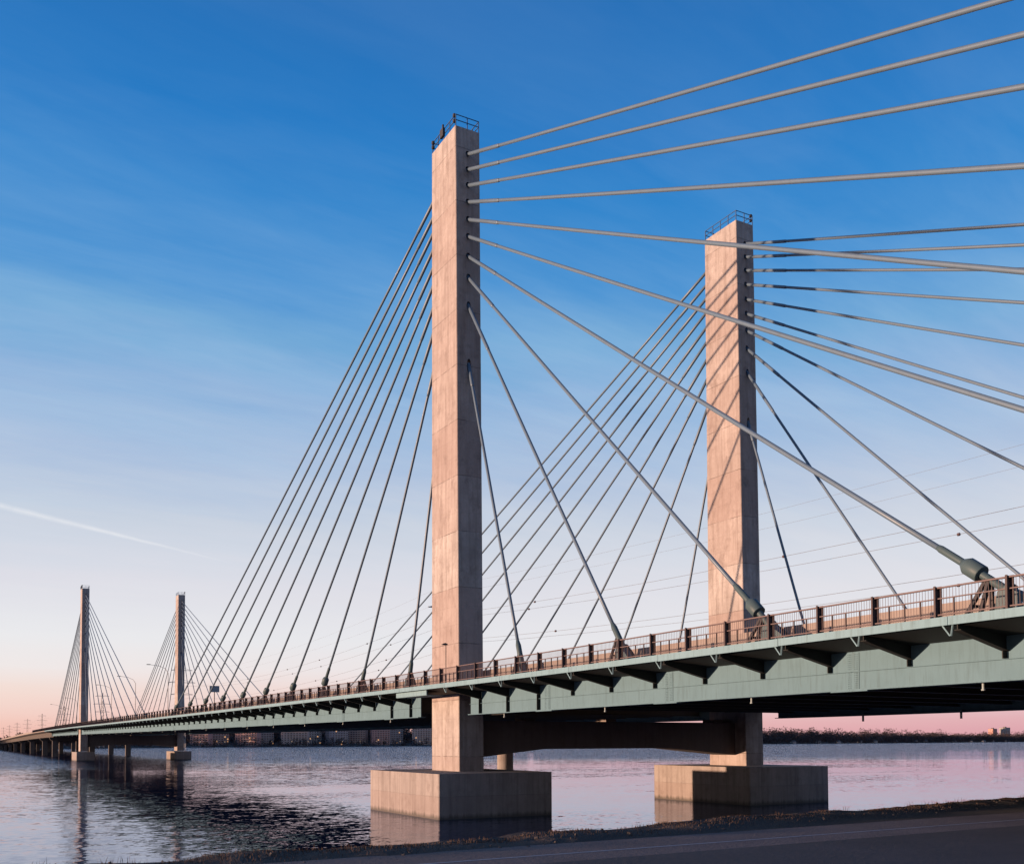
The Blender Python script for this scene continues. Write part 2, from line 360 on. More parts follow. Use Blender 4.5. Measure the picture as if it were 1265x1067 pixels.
def edge_y(x):
    if x < -25: return -46.95 - .2 + .25 * math.exp((x + 25) * .3) + (x + 25) * .004
    return -43.7 + .13 * x if x < 60 else -35.9 + (x - 60) * .02
def ground_z(x, y):
    d = edge_y(x) - y            # >0 inland
    e = (vnoise(x * .55, y * .55) - .5) * .14 + (vnoise(x * 1.9, y * 1.9) - .5) * .06
    if d > 2.6: return 3.0 - 0.03
    if d > 0: return 3.0 - 0.03 + e * min(1, (2.6 - d) / 1.0) * 1.0 + 0.05 * min(1, (2.6 - d) / 1.2)
    return 3.02 + d * 0.55 + e * 1.3
def bank():
    b = MB()
    xs = [-900, -400, -200, -120, -80, -60] + [-50 + .5 * i for i in range(0, 181)] + [50, 70, 110, 200, 400, 900]
    ds = [400, 150, 60, 30, 15, 9, 6, 4, 3, 2.6, 2.2, 1.8, 1.4, 1.0, .6, .3, 0, -.3, -.6, -1, -1.5, -2.2, -3, -4, -5.5, -8, -12]
    nd = len(ds)
    for x in xs:
        for d in ds:
            y = edge_y(x) - d; b.v.append((x, y, ground_z(x, y)))
    for i in range(len(xs) - 1):
        for j in range(nd - 1): b.f.append((i*nd+j, (i+1)*nd+j, (i+1)*nd+j+1, i*nd+j+1))
    tag(b.build('river_bank', 'bank_soil', smooth=True), kind='structure')
    # shoulder, road, edge line
    ry = lambda x: -48.35 + 0.03 * x
    b = MB(); b.quad((-300, ry(-300), 3.0), (-300, ry(-300) - 3.9, 3.0), (300, ry(300) - 3.9, 3.0), (300, ry(300), 3.0))
    sh = tag(b.build('road_shoulder', 'asphalt_pale'), kind='structure')
    b = MB(); b.quad((-300, ry(-300) - 3.5, 3.004), (-300, ry(-300) - 11.2, 3.004), (300, ry(300) - 11.2, 3.004), (300, ry(300) - 3.5, 3.004))
    rd = tag(b.build('road', 'asphalt_dark'), kind='structure')
    b = MB(); b.quad((-300, ry(-300) - 2.05, 3.004), (-300, ry(-300) - 2.17, 3.004), (300, ry(300) - 2.17, 3.004), (300, ry(300) - 2.05, 3.004))
    b.build('edge_line', 'road_marking', sh)
bank()
def grass():
    b = MB(); rnd = random.Random(3)
    def blade(x, y, z, h, w, lean):
        a = rnd.uniform(0, 2*math.pi); dx, dy = math.cos(a) * w, math.sin(a) * w; l = rnd.uniform(-lean, lean) * h; m = rnd.uniform(-lean, lean) * h
        n = len(b.v); b.v += [(x - dx, y - dy, z - .03), (x + dx, y + dy, z - .03), (x + l*.4 + dx*.6, y + m*.4 + dy*.6, z + h * .55), (x + l*.4 - dx*.6, y + m*.4 - dy*.6, z + h*.55), (x + l, y + m, z + h)]
        b.f += [(n, n+1, n+2, n+3), (n+3, n+2, n+4)]
    for i in range(26000):
        x = rnd.uniform(-46, 34); d = rnd.gauss(0.3, 0.9)
        if d > 2.4: continue
        dens = vnoise(x * .8, d * 1.2 + 7)
        if dens < .33: continue
        y = edge_y(x) - d; right = max(0, min(1, (x + 14) / 22))
        h = rnd.uniform(.02, .08) * (0.6 + dens) * (1.0 - .5 * right)
        blade(x, y, ground_z(x, y), h, rnd.uniform(.006, .014), .5)
    for i in range(40):     # tall dry stems in tufts
        x0 = rnd.uniform(-40, 12); d0 = rnd.uniform(-.6, .9)
        for j in range(rnd.randint(5, 14)):
            x = x0 + rnd.gauss(0, .12); y = edge_y(x) - d0 + rnd.gauss(0, .12); blade(x, y, ground_z(x, y), rnd.uniform(.10, .28), .006, .45)
    o = b.build('bank_grass', 'dry_grass', fix=False); tag(o, 'short dry grass along the edge of the river bank', 'grass', kind='stuff')
grass()
def stones():
    rnd = random.Random(17); b = MB()
    for i in range(260):
        x = rnd.uniform(-44, 24); d = rnd.choice((rnd.gauss(.2, .5), rnd.gauss(1.9, .5), rnd.gauss(-1.0, .6))); y = edge_y(x) - d
        if d > 2.7: continue
        r = rnd.uniform(.02, .07) * (2.0 if rnd.random() < .06 else 1); z = ground_z(x, y); n = len(b.v); a0 = rnd.uniform(0, 6)
        for q in range(5): b.v.append((x + r * math.cos(a0 + q * 1.257) * rnd.uniform(.7, 1.2), y + r * math.sin(a0 + q * 1.257) * rnd.uniform(.7, 1.2), z - .01))
        for q in range(5): b.v.append((x + .6 * r * math.cos(a0 + q * 1.257), y + .6 * r * math.sin(a0 + q * 1.257), z + r * rnd.uniform(.5, .8)))
        for q in range(5): b.f.append((n + q, n + (q + 1) % 5, n + 5 + (q + 1) % 5, n + 5 + q))
        b.f.append(tuple(n + 5 + q for q in range(5)))
    tag(b.build('bank_stones', 'stone', fix=False), 'scattered small stones along the verge of the bank', 'stones', kind='stuff')
stones()

# far shore
SHORE = [(-6000, 300), (-3000, 720), (-800, 900), (-60, 985), (40, 1010), (225, 1205), (380, 1222), (560, 1215), (800, 1190), (1207, 1224), (1700, 1350), (2604, 1653), (3600, 1900), (6000, 2000), (12000, 1500)]
def shore_y(x):
    for (x0, y0), (x1, y1) in zip(SHORE, SHORE[1:]):
        if x0 <= x <= x1: return y0 + (y1 - y0) * (x - x0) / (x1 - x0)
    return SHORE[-1][1]
def land_z(x, d):
    hill = 5 + 6 * vnoise(x * .004, 3.3) + 2 * max(0, 1 - abs(x - 1300) / 900)
    return -1 + min(1, d / 12) * 2.6 + max(0, min(1, (d - 30) / 260)) * (hill + 16 * max(0, 1 - abs(x - 440) / 420))
def far_land():
    b = MB(); xs = [-6000, -4500] + list(range(-3000, 4001, 60)) + [5000, 7000, 12000]; ds = [0, 6, 14, 30, 70, 140, 290, 600, 1500, 6000]
    for x in xs:
        for d in ds: b.v.append((x, shore_y(x) + d, land_z(x, d)))
    nd = len(ds)
    for i in range(len(xs) - 1):
        for j in range(nd - 1): b.f.append((i*nd+j, (i+1)*nd+j, (i+1)*nd+j+1, i*nd+j+1))
    tag(b.build('far_shore_land', 'far_soil', smooth=True), kind='structure')
far_land()
def crown(b, x, y, z, w, h, n, rnd, s=1.0):
    for i in range(n):
        u, v, t = rnd.gauss(0, .42), rnd.gauss(0, .42), rnd.random()
        sq = math.sqrt(max(0.03, 1 - (2 * t - .85) ** 2 * .75)); px, py, pz = x + u * w * sq, y + v * w * sq, z + h * (.12 + .88 * t)
        a = rnd.uniform(0, 6.3); l = rnd.uniform(.5, 1.5) * s; e = rnd.uniform(-.4, 1.0) * l
        k = len(b.v); b.v += [(px, py, pz), (px + math.cos(a) * l, py + math.sin(a) * l * .4, pz + e), (px + math.cos(a + .9) * l * .6, py + math.sin(a + .9) * l, pz + e * .3 + l * .5)]; b.f.append((k, k+1, k+2))
def woods():
    rnd = random.Random(11); b = MB()
    for i in range(4600):
        x = rnd.uniform(800, 3400) if i > 1300 else rnd.uniform(-900, 800)
        d = abs(rnd.gauss(0, 1)) * 80 + 6
        if 190 < x < 620 and d < 60: d += 60
        h = rnd.uniform(9, 16) * (.6 + .75 * vnoise(x * .014, 1)) * rnd.choice((.85, 1, 1, 1.3)) * (1.2 if x > 800 else .85); crown(b, x, shore_y(x) + d, land_z(x, d) - 1, h * .5, h, 64, rnd, 2.0)
    for i in range(700):    # wooded rise behind the apartment blocks
        x = rnd.uniform(120, 760); d = rnd.uniform(85, 330); h = rnd.uniform(14, 22); crown(b, x, shore_y(x) + d, land_z(x, d) - 1, h * .5, h, 60, rnd, 2.4)
    for i in range(110):    # trees in front of the blocks
        x = rnd.uniform(190, 640); d = rnd.uniform(10, 26); h = rnd.uniform(5, 12); crown(b, x, shore_y(x) + d, land_z(x, d) - .5, h * .4, h, 60, rnd, 1.2)
    for i in range(1600):   # shore scrub
        x = rnd.uniform(-700, 3300); d = rnd.uniform(3, 16); h = rnd.uniform(2, 5.5); crown(b, x, shore_y(x) + d, land_z(x, d) - .5, h * .9, h, 16, rnd, 1.4)
    tag(b.build('far_woodland', 'bare_twigs', fix=False), 'dark leafless woodland lining the far shore', 'woodland', kind='stuff')
woods()
def far_trees():
    rnd = random.Random(5)
    for x, d, h, lab in [(1980, 20, 24, 'lone bare tree standing above the far woodland right of the second tower'), (1304, 24, 20, 'broad bare tree rising from the far woodland just right of second tower'), (1240, 30, 19, 'tall bare tree at the far shore close beside the second tower')]:
        y = shore_y(x) + d; z = land_z(x, d); t = thing('bare_tree', lab, 'tree', (x, y, z), 'bare trees on the far shore')
        tb = MB().tube([(0, 0, -1), (.2, 0, h * .4), (.4, .2, h * .75)], [.7, .5, .2], 6)
        for q in range(6):
            a = rnd.uniform(0, 6.3); tb.tube([(.2, 0, h * (.3 + .06 * q)), (math.cos(a) * h * .25, math.sin(a) * h * .25, h * (.6 + .05 * q))], [.25, .08], 4)
        tb.build('trunk', 'bark', t); c = MB(); crown(c, 0, 0, h * .15, h * .4, h * .85, 300, rnd, 1.1); c.build('crown', 'bare_twigs', t, fix=False)
far_trees()

# ------------------------------------------------------------------ towers
def tower_y(z, side):
    t = (ZTOP - z) / (ZTOP - ZCAP)
    return -0.5274 * t if side < 0 else TYT + 0.074 * t
def cable_ends(k, side, mirror):
    """hole on the tower and anchor on the deck for a tower at the origin (mirror: the far towers)"""
    if side == 'side': yh, ya = tower_y(HOLES[k], -1), SIDE[k]
    else: yh, ya = tower_y(HOLES[k], 1), MAIN[k]
    if mirror: yh, ya = TYT - yh, TYT - ya
    return yh, ya
_shaft = {}
def shaft_mesh(mirror):
    if mirror in _shaft: return _shaft[mirror]
    bm = bmesh.new(); zb = ZCAP - 0.3
    Y = (lambda z, s: tower_y(z, s)) if not mirror else (lambda z, s: TYT - tower_y(z, -s))
    for s in (-1, 1):
        kind = ('side' if s < 0 else 'main') if not mirror else ('main' if s < 0 else 'side')
        edges = []
        def loop(pts):
            vs_ = [bm.verts.new((x, Y(z, s), z)) for x, z in pts]
            es = [bm.edges.new((vs_[i], vs_[(i + 1) % len(vs_)])) for i in range(len(vs_))]; edges.extend(es); return vs_
        ch = 0.05
        loop([(ch, zb), (TX - ch, zb), (TX - ch, ZTOP), (ch, ZTOP)])
        for k, zh in enumerate(HOLES):
            yh, ya = cable_ends(k, kind, mirror); d = Vector((0, ya - yh, zf(0) + .5 - zh)).normalized()
            r = 0.20; hh = min(0.62, r / max(0.3, abs(d.y))); n = 14
            ring = loop([(XC + r * math.cos(2*math.pi*i/n), zh + 0.06 + hh * math.sin(2*math.pi*i/n)) for i in range(n)])
            back = [bm.verts.new(v.co - d * 0.9 - Vector((0, 0, 0))) for v in ring]
            for i in range(n):
                j = (i + 1) % n; f = bm.faces.new((ring[i], ring[j], back[j], back[i])); f.material_index = 0
            bm.faces.new(back)
        bmesh.ops.triangle_fill(bm, edges=edges, use_beauty=True)
    # sides with chamfered corners, top
    def q(pts): bm.faces.new([bm.verts.new(p) for p in pts])
    nz = 12
    for i in range(nz):
        z0 = zb + (ZTOP - zb) * i / nz; z1 = zb + (ZTOP - zb) * (i + 1) / nz; c = .05
        for x, xi in ((0, c), (TX, TX - c)):
            q([(x, Y(z0, -1) + c, z0), (x, Y(z0, 1) - c, z0), (x, Y(z1, 1) - c, z1), (x, Y(z1, -1) + c, z1)])
            q([(x, Y(z0, -1) + c, z0), (xi, Y(z0, -1), z0), (xi, Y(z1, -1), z1), (x, Y(z1, -1) + c, z1)])
            q([(x, Y(z0, 1) - c, z0), (xi, Y(z0, 1), z0), (xi, Y(z1, 1), z1), (x, Y(z1, 1) - c, z1)])
    c = .05; q([(0, c, ZTOP), (c, 0, ZTOP), (TX - c, 0, ZTOP), (TX, c, ZTOP), (TX, TYT - c, ZTOP), (TX - c, TYT, ZTOP), (c, TYT, ZTOP), (0, TYT - c, ZTOP)])
    bmesh.ops.remove_doubles(bm, verts=bm.verts, dist=0.002)
    bmesh.ops.recalc_face_normals(bm, faces=bm.faces)
    me = bpy.data.meshes.new('tower_shaft'); bm.to_mesh(me); bm.free(); _shaft[mirror] = me; return me
def tower(name_label, x, y, mirror, cap, cap_label):
    t = thing('bridge_tower', name_label, 'bridge tower', (x, y, 0), 'concrete towers of the bridge')
    inst('tower_shaft', shaft_mesh(mirror), 'tower_concrete', t)
    x0, x1, y0, y1, z1 = cap
    b = MB(); c = .06
    prof = [(x0 + c, y0), (x1 - c, y0), (x1, y0 + c), (x1, y1 - c), (x1 - c, y1), (x0 + c, y1), (x0, y1 - c), (x0, y0 + c)]
    b._prism([(px, py, -4) for px, py in prof], [(px, py, z1) for px, py in prof]); pc = b.build('pile_cap', 'cap_concrete', t)
    # guard rail on the top
    near = y < 100
    z = ZTOP; i = .06; pts = [(i, i), (TX - i, i), (TX - i, TYT - i), (i, TYT - i)]
    g = MB()
    for h in (.52, .98):
        for a in range(4):
            p, q_ = pts[a], pts[(a + 1) % 4]; g.bar((*p, z + h), (*q_, z + h), .05, .05)
    for a in range(4):
        p, q_ = pts[a], pts[(a + 1) % 4]; n = 2 if a % 2 == 0 else 4
        for s in range(n):
            f = s / n; px, py = p[0] + (q_[0] - p[0]) * f, p[1] + (q_[1] - p[1]) * f; g.box(px - .03, px + .03, py - .03, py + .03, z, z + 1.0)
    gr = g.build('guard_rail', 'rail_blue', t)
    for bx, by, bz in [(.05, TYT - .2, .5), (.05, TYT - .2, .9), (.05, .25, .5), (.05, .25, .95)] if x < 1 else [(TX - .05, .25, .6), (TX - .05, .25, 1.05)]:
        MB().tube([(bx - .02, by, z + bz - .16), (bx - .02, by, z + bz - .1), (bx - .02, by, z + bz + .1), (bx - .02, by, z + bz + .16)], [.08, .15, .15, .08], 8).build('beacon', 'dark_steel', gr)
    if x < 1:
        MB().box(-.16, .05, 2.1, 2.7, z + .25, z + .95).box(-.1, .02, 2.25, 2.4, z + .95, z + 1.3).build('antenna_box', 'dark_steel', gr)
    return t
capn = (-4.10, TX + 3.52, -5.40, TYT + 3.86, ZCAP)
capf = (-1.5, TX + 1.75, -4.0, TYT + 6.5, 2.9)
tower('tallest concrete tower in the foreground, standing on a block in the river', 0, 0, False, capn, None)
tower('concrete tower right of the foreground one, crossed by slanting cable shadows', W, 0, False, capn, None)
tower('leftmost far concrete tower, on the near edge of the deck', 0, SPAN - TYT + TYT, True, capf, None)
tower('far concrete tower second from the left, behind the deck', W, SPAN, True, capf, None)
for y0, lab in ((0, 'haunched concrete cross beam joining the two near towers under the deck'), (SPAN, 'haunched concrete cross beam joining the two far towers under the deck')):
    b = MB(); zt = zf(y0) - 2.42
    prof = [(TX - .05, zt), (TX - .05, 4.45), (8.9, 5.15), (W - 8, 5.15), (W + .05, 4.42), (W + .05, zt)]
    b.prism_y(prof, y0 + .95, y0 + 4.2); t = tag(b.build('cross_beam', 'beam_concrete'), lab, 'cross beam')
    for bx in (TX + 5.6, 16.4, W - 1.6):
        MB().box(bx - .55, bx + .55, y0 + 1.6, y0 + 3.2, zt, zt + .30).build('bearing_block', 'barrier_concrete', t)

# ------------------------------------------------------------------ deck
deck = thing('bridge_deck', 'long green steel and concrete deck of the cable stayed bridge', 'bridge deck')
Y0, Y1 = -118.0, 390.0
def ys(a, b, step=9.0):
    n = max(1, int((b - a) / step)); return [a + (b - a) * i / n for i in range(n + 1)]
E2 = XR + 3.0
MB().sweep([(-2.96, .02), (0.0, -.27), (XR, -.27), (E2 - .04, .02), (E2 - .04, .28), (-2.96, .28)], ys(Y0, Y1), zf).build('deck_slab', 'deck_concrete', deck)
MB().sweep([(3.15, .284), (XR - 3.15, .284), (XR - 3.15, .35), (XR / 2, .45), (3.15, .35)], ys(Y0, Y1 + 700), zf).build('roadway', 'asphalt_pale', deck)
MB().sweep([(-2.9, .004), (-.02, -.282), (-.02, -.295), (-2.9, -.009)], ys(Y0, Y1), zf).build('soffit_shade_sheet', 'shade_dark_steel', deck)  # dark sheet added below the slab, its colour stands in for shade
# edge panels, each about two brackets long
PL = 8.76
def rel_sweep(prof, a, b, c):   # piece in its own coordinates, origin at (0,c,zf(c))
    z = zf(c); bb = MB(); bb.sweep(prof, [0.0, (b - a) / 2, b - a], lambda t: zf(a + t) - z); bb.v = [(p[0], p[1] + a - c, p[2]) for p in bb.v]; return bb
y = -4.45 - PL * 13 + 0.3; n = 0
while y < Y1:
    d = 0.02 if n % 3 == 0 else 0.0
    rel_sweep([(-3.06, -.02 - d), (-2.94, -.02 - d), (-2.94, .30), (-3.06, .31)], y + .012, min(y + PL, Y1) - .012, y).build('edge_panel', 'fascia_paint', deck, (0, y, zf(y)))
    y += PL; n += 1
MB().sweep([(E2 - .06, -.02), (E2 + .06, -.02), (E2 + .06, .31), (E2 - .06, .31)], ys(Y0, Y1), zf).build('far_edge_strip', 'fascia_paint', deck)
# bracket positions
BR = [-4.45 - 4.38 * k for k in range(26)] + [8.94 + 4.38 * k for k in range(60)] + [SPAN + TYT + 4.45 + 4.38 * k for k in range(24)]
BR = sorted(b for b in BR if Y0 < b < Y1 - 4 and not (SPAN - 8 < b < SPAN + TYT + 3))
# girders in spliced segments: outer faces at x=0 and x=XR
cuts = [-118, -107.2, -93.9, -80.6, -67.3, -54, -40.75, -27.5, -14.2, -2.6]
cuts2 = [7.0, 13.64] + [13.64 + 13.3 * k for k in range(1, 20)] + [SPAN - 4.0]
cuts3 = [SPAN + TYT + 2.6] + [SPAN + TYT + 14.2 + 13.3 * k for k in range(0, 8)] + [388]
def girder_prof(x, s):   # s=1 near line (outer side -x), s=-1 far line
    f = lambda a: x + s * a
    p = [(f(-.02), -.285), (f(-.02), -.32), (f(0), -.32), (f(0), -2.0), (f(-.26), -2.0), (f(-.26), -2.06), (f(.50), -2.06), (f(.50), -2.0), (f(.06), -2.0), (f(.06), -.32), (f(.36), -.32), (f(.36), -.285)]
    return p
for cl in (cuts, cuts2, cuts3):
    for a, b_ in zip(cl, cl[1:]):
        for x, s in ((0, 1), (XR, -1)):
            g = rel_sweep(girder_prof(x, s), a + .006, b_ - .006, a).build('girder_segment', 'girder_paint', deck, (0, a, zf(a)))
            if s == 1: rel_sweep([(-.13, -1.215), (0.004, -1.215), (0.004, -1.195), (-.13, -1.195)], a + .02, b_ - .02, a).build('stiffener_ledge', 'girder_paint', g)
for x, y in ((2.6, -3.4), (2.6, 4.4), (2.6, SPAN - 4.6), (2.6, SPAN + 4.4)): MB().box(x, x + .03, y, y + 3.1, zf(y) - 2.0, zf(y) - .3).build('added_sun_block', 'shade_dark_steel', deck)  # added plates behind the girder ends, blocking sun through the tower gaps
# bolted splices on the near girder
sp = MB().box(-.022, .0, -.36, .36, -1.19, -.34).box(-.022, 0, -.36, .36, -1.98, -1.22); spm = sp.mesh('web_splice')
fl = MB().box(-.32, .2, -1.05, 1.05, -2.11, -2.062); flm = fl.mesh('flange_splice')
bo = MB()
for cx in (-.27, -.19, -.11, .11, .19, .27):
    for i in range(17):
        z = -.42 - i * .094
        if abs(z + 1.2) > .06: bo.box(-.042, -.022, cx - .016, cx + .016, z - .016, z + .016)
bom = bo.mesh('splice_bolts')
for c in cuts[1:-1] + cuts2[1:-1] + cuts3[1:-1]:
    zz = zf(c); s_ = inst('web_splice', spm, 'girder_paint', deck, (0, c, zz)); inst('flange_splice', flm, 'girder_paint', deck, (0, c, zz))
    if -60 < c < 40:
        o = inst('bolt_rows', bom, 'girder_paint', s_); o['kind'] = 'stuff'
# cantilever brackets, web stiffeners, floor beams, drain brackets
bk = MB().prism_y([(-2.9, .0), (-2.9, -.20), (-2.55, -.30), (-.02, -.87), (-.02, -.27)], -.02, .02)
bk.prism_y([(-2.9, -.21), (-2.55, -.31), (-.02, -.88), (-.02, -.905), (-2.55, -.335), (-2.9, -.235)], -.14, .14)
bkm = bk.mesh('bracket')
stm = MB().box(-.26, -.002, -.02, .02, -1.19, -.89).mesh('web_stiffener')
stf = MB().box(-.26, -.002, -.02, .02, -1.995, -.89).mesh('web_stiffener')
fb = MB().prism_y([(.07, -.32), (XR - .07, -.32), (XR - .07, -1.55), (.07, -1.55)], -.02, .02).box(.07, XR - .07, -.20, .20, -1.60, -1.551); fbm = fb.mesh('floor_beam')
vb = MB().bar((-2.98, 0.02, -.02), (-2.90, .15, -.42), .05, .05).bar((-2.98, .46, -.02), (-2.90, .20, -.42), .05, .05); vbm = vb.mesh('drain_bracket')
scm = MB().tube([(.25, 0, -1.9), (.25, 0, -2.30)], .05, 8).tube([(.25, 0, -2.30), (.25, 0, -2.36)], .075, 8).mesh('drain_pipe')
for i, y in enumerate(BR):
    z = zf(y); inst('bracket', bkm, 'shade_dark_steel', deck, (0, y, z))
    inst('web_stiffener', stf if (-13.5 < y < -4 or 8 < y < 14) else stm, 'shade_dark_steel', deck, (0, y, z))
    inst('floor_beam', fbm, 'floor_steel', deck, (0, y, z))
    inst('drain_bracket', vbm, 'fascia_paint', deck, (0, y + .12, z))
    if i % 3 == 0: inst('drain_pipe', scm, 'white_plastic', deck, (0, y + 1.2, z))
o = MB()
for y in BR: o.prism_y([(E2 - .1, zf(y)), (E2 - .1, zf(y) - .2), (XR + .02, zf(y) - .95), (XR + .02, zf(y) - .27)], y - .02, y + .02)
tag(o.build('far_side_brackets', 'shade_dark_steel', deck), kind='stuff')
for y in (-30.0, -22.5, -13.0, 5.0): MB().tube([(XR - .4, y, zf(y) - 1.9), (XR - .4, y, zf(y) - 2.55)], .09, 8).build('drain_pipe', 'white_plastic', deck)
for x in (6.5, 11.5, 16.45, 21.4, 26.4): MB().sweep([(x - .15, -.285), (x + .15, -.285), (x + .15, -.31), (x + .015, -.31), (x + .015, -.75), (x + .12, -.75), (x + .12, -.78), (x - .12, -.78), (x - .12, -.75), (x - .015, -.75), (x - .015, -.31), (x - .15, -.31)], ys(Y0, Y1, 13), zf).build('stringer', 'shade_dark_steel', deck)
# maintenance platform under the path beside the tower
MB().box(-2.75, -2.65, -.2, 6.0, zf(3) - .42, zf(3) - .05).box(-2.7, -1.2, -.2, 6.0, zf(3) - .45, zf(3) - .421).build('pipe_cover', 'fascia_paint', deck)
# traffic barriers
for x, s in ((2.55, 1), (XR - 2.55, -1)):
    prof = [(x, .282), (x, .45), (x + s * .05, 1.72), (x + s * .30, 1.72), (x + s * .36, .75), (x + s * .52, .45), (x + s * .52, .282)]
    if s < 0: prof.reverse()
    MB().sweep(prof, ys(Y0, Y1 + 700), zf).build('traffic_barrier', 'barrier_concrete', deck)

# ------------------------------------------------------------------ path fence
fence = thing('path_fence', 'red brown metal fence with thick posts along the outer path of the bridge', 'fence')
FX = -2.86
pm = MB().box(FX - .14, FX - .10, -.04, .04, .30, 1.52).box(FX - .10, FX + .10, -.02, .02, .30, 1.50).box(FX + .10, FX + .14, -.13, .13, .30, 1.52).mesh('post')
pm.materials.append(M['fence_paint'])
FPS = 2.945; y = -38.52 - FPS * 24; posts = []
while y < 470: posts.append(y); y += FPS
for y in posts: inst('post', pm, None, fence, (0, y, zf(y)))
for nm, h, w in (('top_rail', 1.48, .055), ('middle_rail', 1.06, .04), ('bottom_rail', .44, .045)):
    MB().sweep([(FX - w, h - w), (FX + w, h - w), (FX + w, h), (FX - w, h)], ys(posts[0], posts[-1], 8.8), zf).build(nm, 'rail_paint', fence)
b = MB(); b2 = MB()
for i, y in enumerate(posts[:-1]):
    if y > 330: break
    for q in (1, 2, 3):
        yy = y + FPS * q / 4; z = zf(yy); b2.box(FX - .025, FX + .025, yy - .025, yy + .025, z + .30, z + 1.02)
    if y < 75:
        m = 22
        for q in range(1, m):
            yy = y + FPS * q / m; z = zf(yy); b.box(FX + .03, FX + .042, yy - .006, yy + .006, z + .42, z + 1.46)
tag(b2.build('short_posts', 'fence_paint', fence, fix=False), kind='stuff')
tag(b.build('baluster_infill', 'rail_paint', fence, fix=False), kind='stuff')
b = MB().sweep([(E2 - .2, 1.40), (E2 - .1, 1.40), (E2 - .1, 1.50), (E2 - .2, 1.50)], ys(Y0, Y1), zf)
ff = tag(b.build('far_side_rail', 'rail_paint'), 'thin handrail along the far edge of the deck', 'handrail')
b = MB()
for y in posts:
    if y < Y1: b.box(E2 - .19, E2 - .11, y - .04, y + .04, zf(y) + .28, zf(y) + 1.4)
tag(b.build('rail_posts', 'fence_paint', ff), kind='stuff')

# ------------------------------------------------------------------ stay cables
ORD = ['topmost', 'second highest', 'third highest', 'fourth highest', 'fifth highest', 'fifth lowest', 'fourth lowest', 'third lowest', 'second lowest', 'lowest']
TW = [(0, 0, False, 'tall foreground tower', ('right', 'left')), (W, 0, False, 'second near tower', ('right', 'left')), (0, SPAN, True, 'leftmost far tower', ('left', 'right')), (W, SPAN, True, 'second far tower from left', ('left', 'right'))]
def stay(tx, ty, mirror, k, kind, label, far):
    yh, ya = cable_ends(k, kind, mirror); yh += ty; ya += ty
    x = tx + XC; P0 = Vector((x, ya, zf(ya) + .32)); Q = Vector((x, yh, HOLES[k]))
    d = (Q - P0); Ln = d.length; d.normalize(); sy = 1 if d.y > 0 else -1
    t = thing('stay_cable', label, 'stay cable', P0, 'stay cables of the bridge')
    bulb = k <= 7
    sinA = d.z
    dd = min(2.35 / sinA, 6.2)            # distance of the damper from the anchor
    at = lambda u: d * u
    n = 10 if not far else 5
    # strand pipe with a little sag
    sag = 0.0012 * Ln * math.sqrt(1 - sinA ** 2) * 1.0
    pts = []; m = 9
    for i in range(m):
        u = dd + (Ln + .25 - dd) * i / (m - 1); f = i / (m - 1); p = at(u); pts.append((p.x, p.y, p.z - 4 * sag * f * (1 - f)))
    MB().tube(pts, .122, n).build('strand_pipe', 'cable_sheath', t, smooth='auto')
    if far:
        MB().tube([at(.1), at(dd * .8), at(dd)], [.22, .22, .13], 6).build('guide_pipe', 'anchor_steel', t); return
    # sleeve at the tower
    e = min(6.0, Ln * .2) if not k == 9 else 2.0
    s0, s1 = Ln - e, Ln + .3
    fs = lambda u: -4 * sag * ((u - dd) / (Ln - dd)) * (1 - (u - dd) / (Ln - dd))
    MB().tube([at(s0) + Vector((0, 0, fs(s0))), at(s0 + .25) + Vector((0, 0, fs(s0))), at(s1)], [.124, .148, .148], 10).build('upper_sleeve', 'cable_sheath', t, smooth='auto')
    # lower pipe, damper housing, anchor, support frame
    if bulb:
        MB().tube([at(.0), at(dd + 1.9), at(dd + 2.1)], [.175, .165, .126], 12).build('guide_pipe', 'anchor_steel', t, smooth='auto')
        MB().tube([at(dd - .40), at(dd - .37), at(dd + .36), at(dd + .68)], [.35, .37, .37, .165], 16).build('damper_housing', 'anchor_steel', t, smooth='auto')
    else:
        MB().tube([at(.0), at(dd * 1.15), at(dd * 1.15 + .35)], [.21, .20, .128], 12).build('guide_pipe', 'anchor_steel', t, smooth='auto')
    # anchor: collar flanges between two tapered side plates
    a = MB(); L1 = min(2.2, dd * .55)
    a.tube([at(.35), at(L1)], .27, 12)
    for u in (.4, L1 - .15, L1): a.tube([at(u), at(u + .07)], .36, 12)
    a.build('anchor_collar', 'anchor_steel', t)
    h0 = .03
    for s in (-1, 1):
        xx = s * .34; foot0, foot1 = at(L1).y * 1.05 + sy * .35, -sy * .55
        zt = at(L1).z + .12; yt = at(L1).y
        pr = [(foot0, h0), (foot1, h0), (foot1 * .4, .45), (yt - sy * .1, zt), (yt + sy * .25, zt - .15)]
        MB().prism_x(pr, xx - .02, xx + .02).build('anchor_plate', 'anchor_steel', t)
    # coiled hose on the outer plate
    cy, cz = at(L1 * .55).y, at(L1 * .55).z * .62 + .1
    MB().tube([(-.38 - .015 * (i % 3), cy + .17 * math.cos(i * .8), cz + .17 * math.sin(i * .8)) for i in range(18)], .035, 6).build('hose_coil', 'galvanised', t)
    # A frame: four legs under the pipe, joined by cross bars
    ua = dd - (.75 if bulb else .35); top = at(ua) - Vector((0, 0, .05)); by = top.y + sy * (.95 if bulb else .55)
    for s in (-1, 1):
        MB().bar((s * .12, top.y, top.z), (s * .52, by, 0), .13, .16, (0, 1, 0)).build('support_leg', 'dark_steel', t)
        MB().bar((s * .12, top.y - sy * .1, top.z), (s * .48, by - sy * .75, 0), .10, .13, (0, 1, 0)).build('support_leg', 'dark_steel', t)
    mz = top.z * .45; my = by + (top.y - by) * .45
    MB().bar((-.38, my, mz), (.38, my, mz), .1, .1).bar((-.6, by, .05), (.6, by, .05), .3, .08).build('cross_bar', 'dark_steel', t)
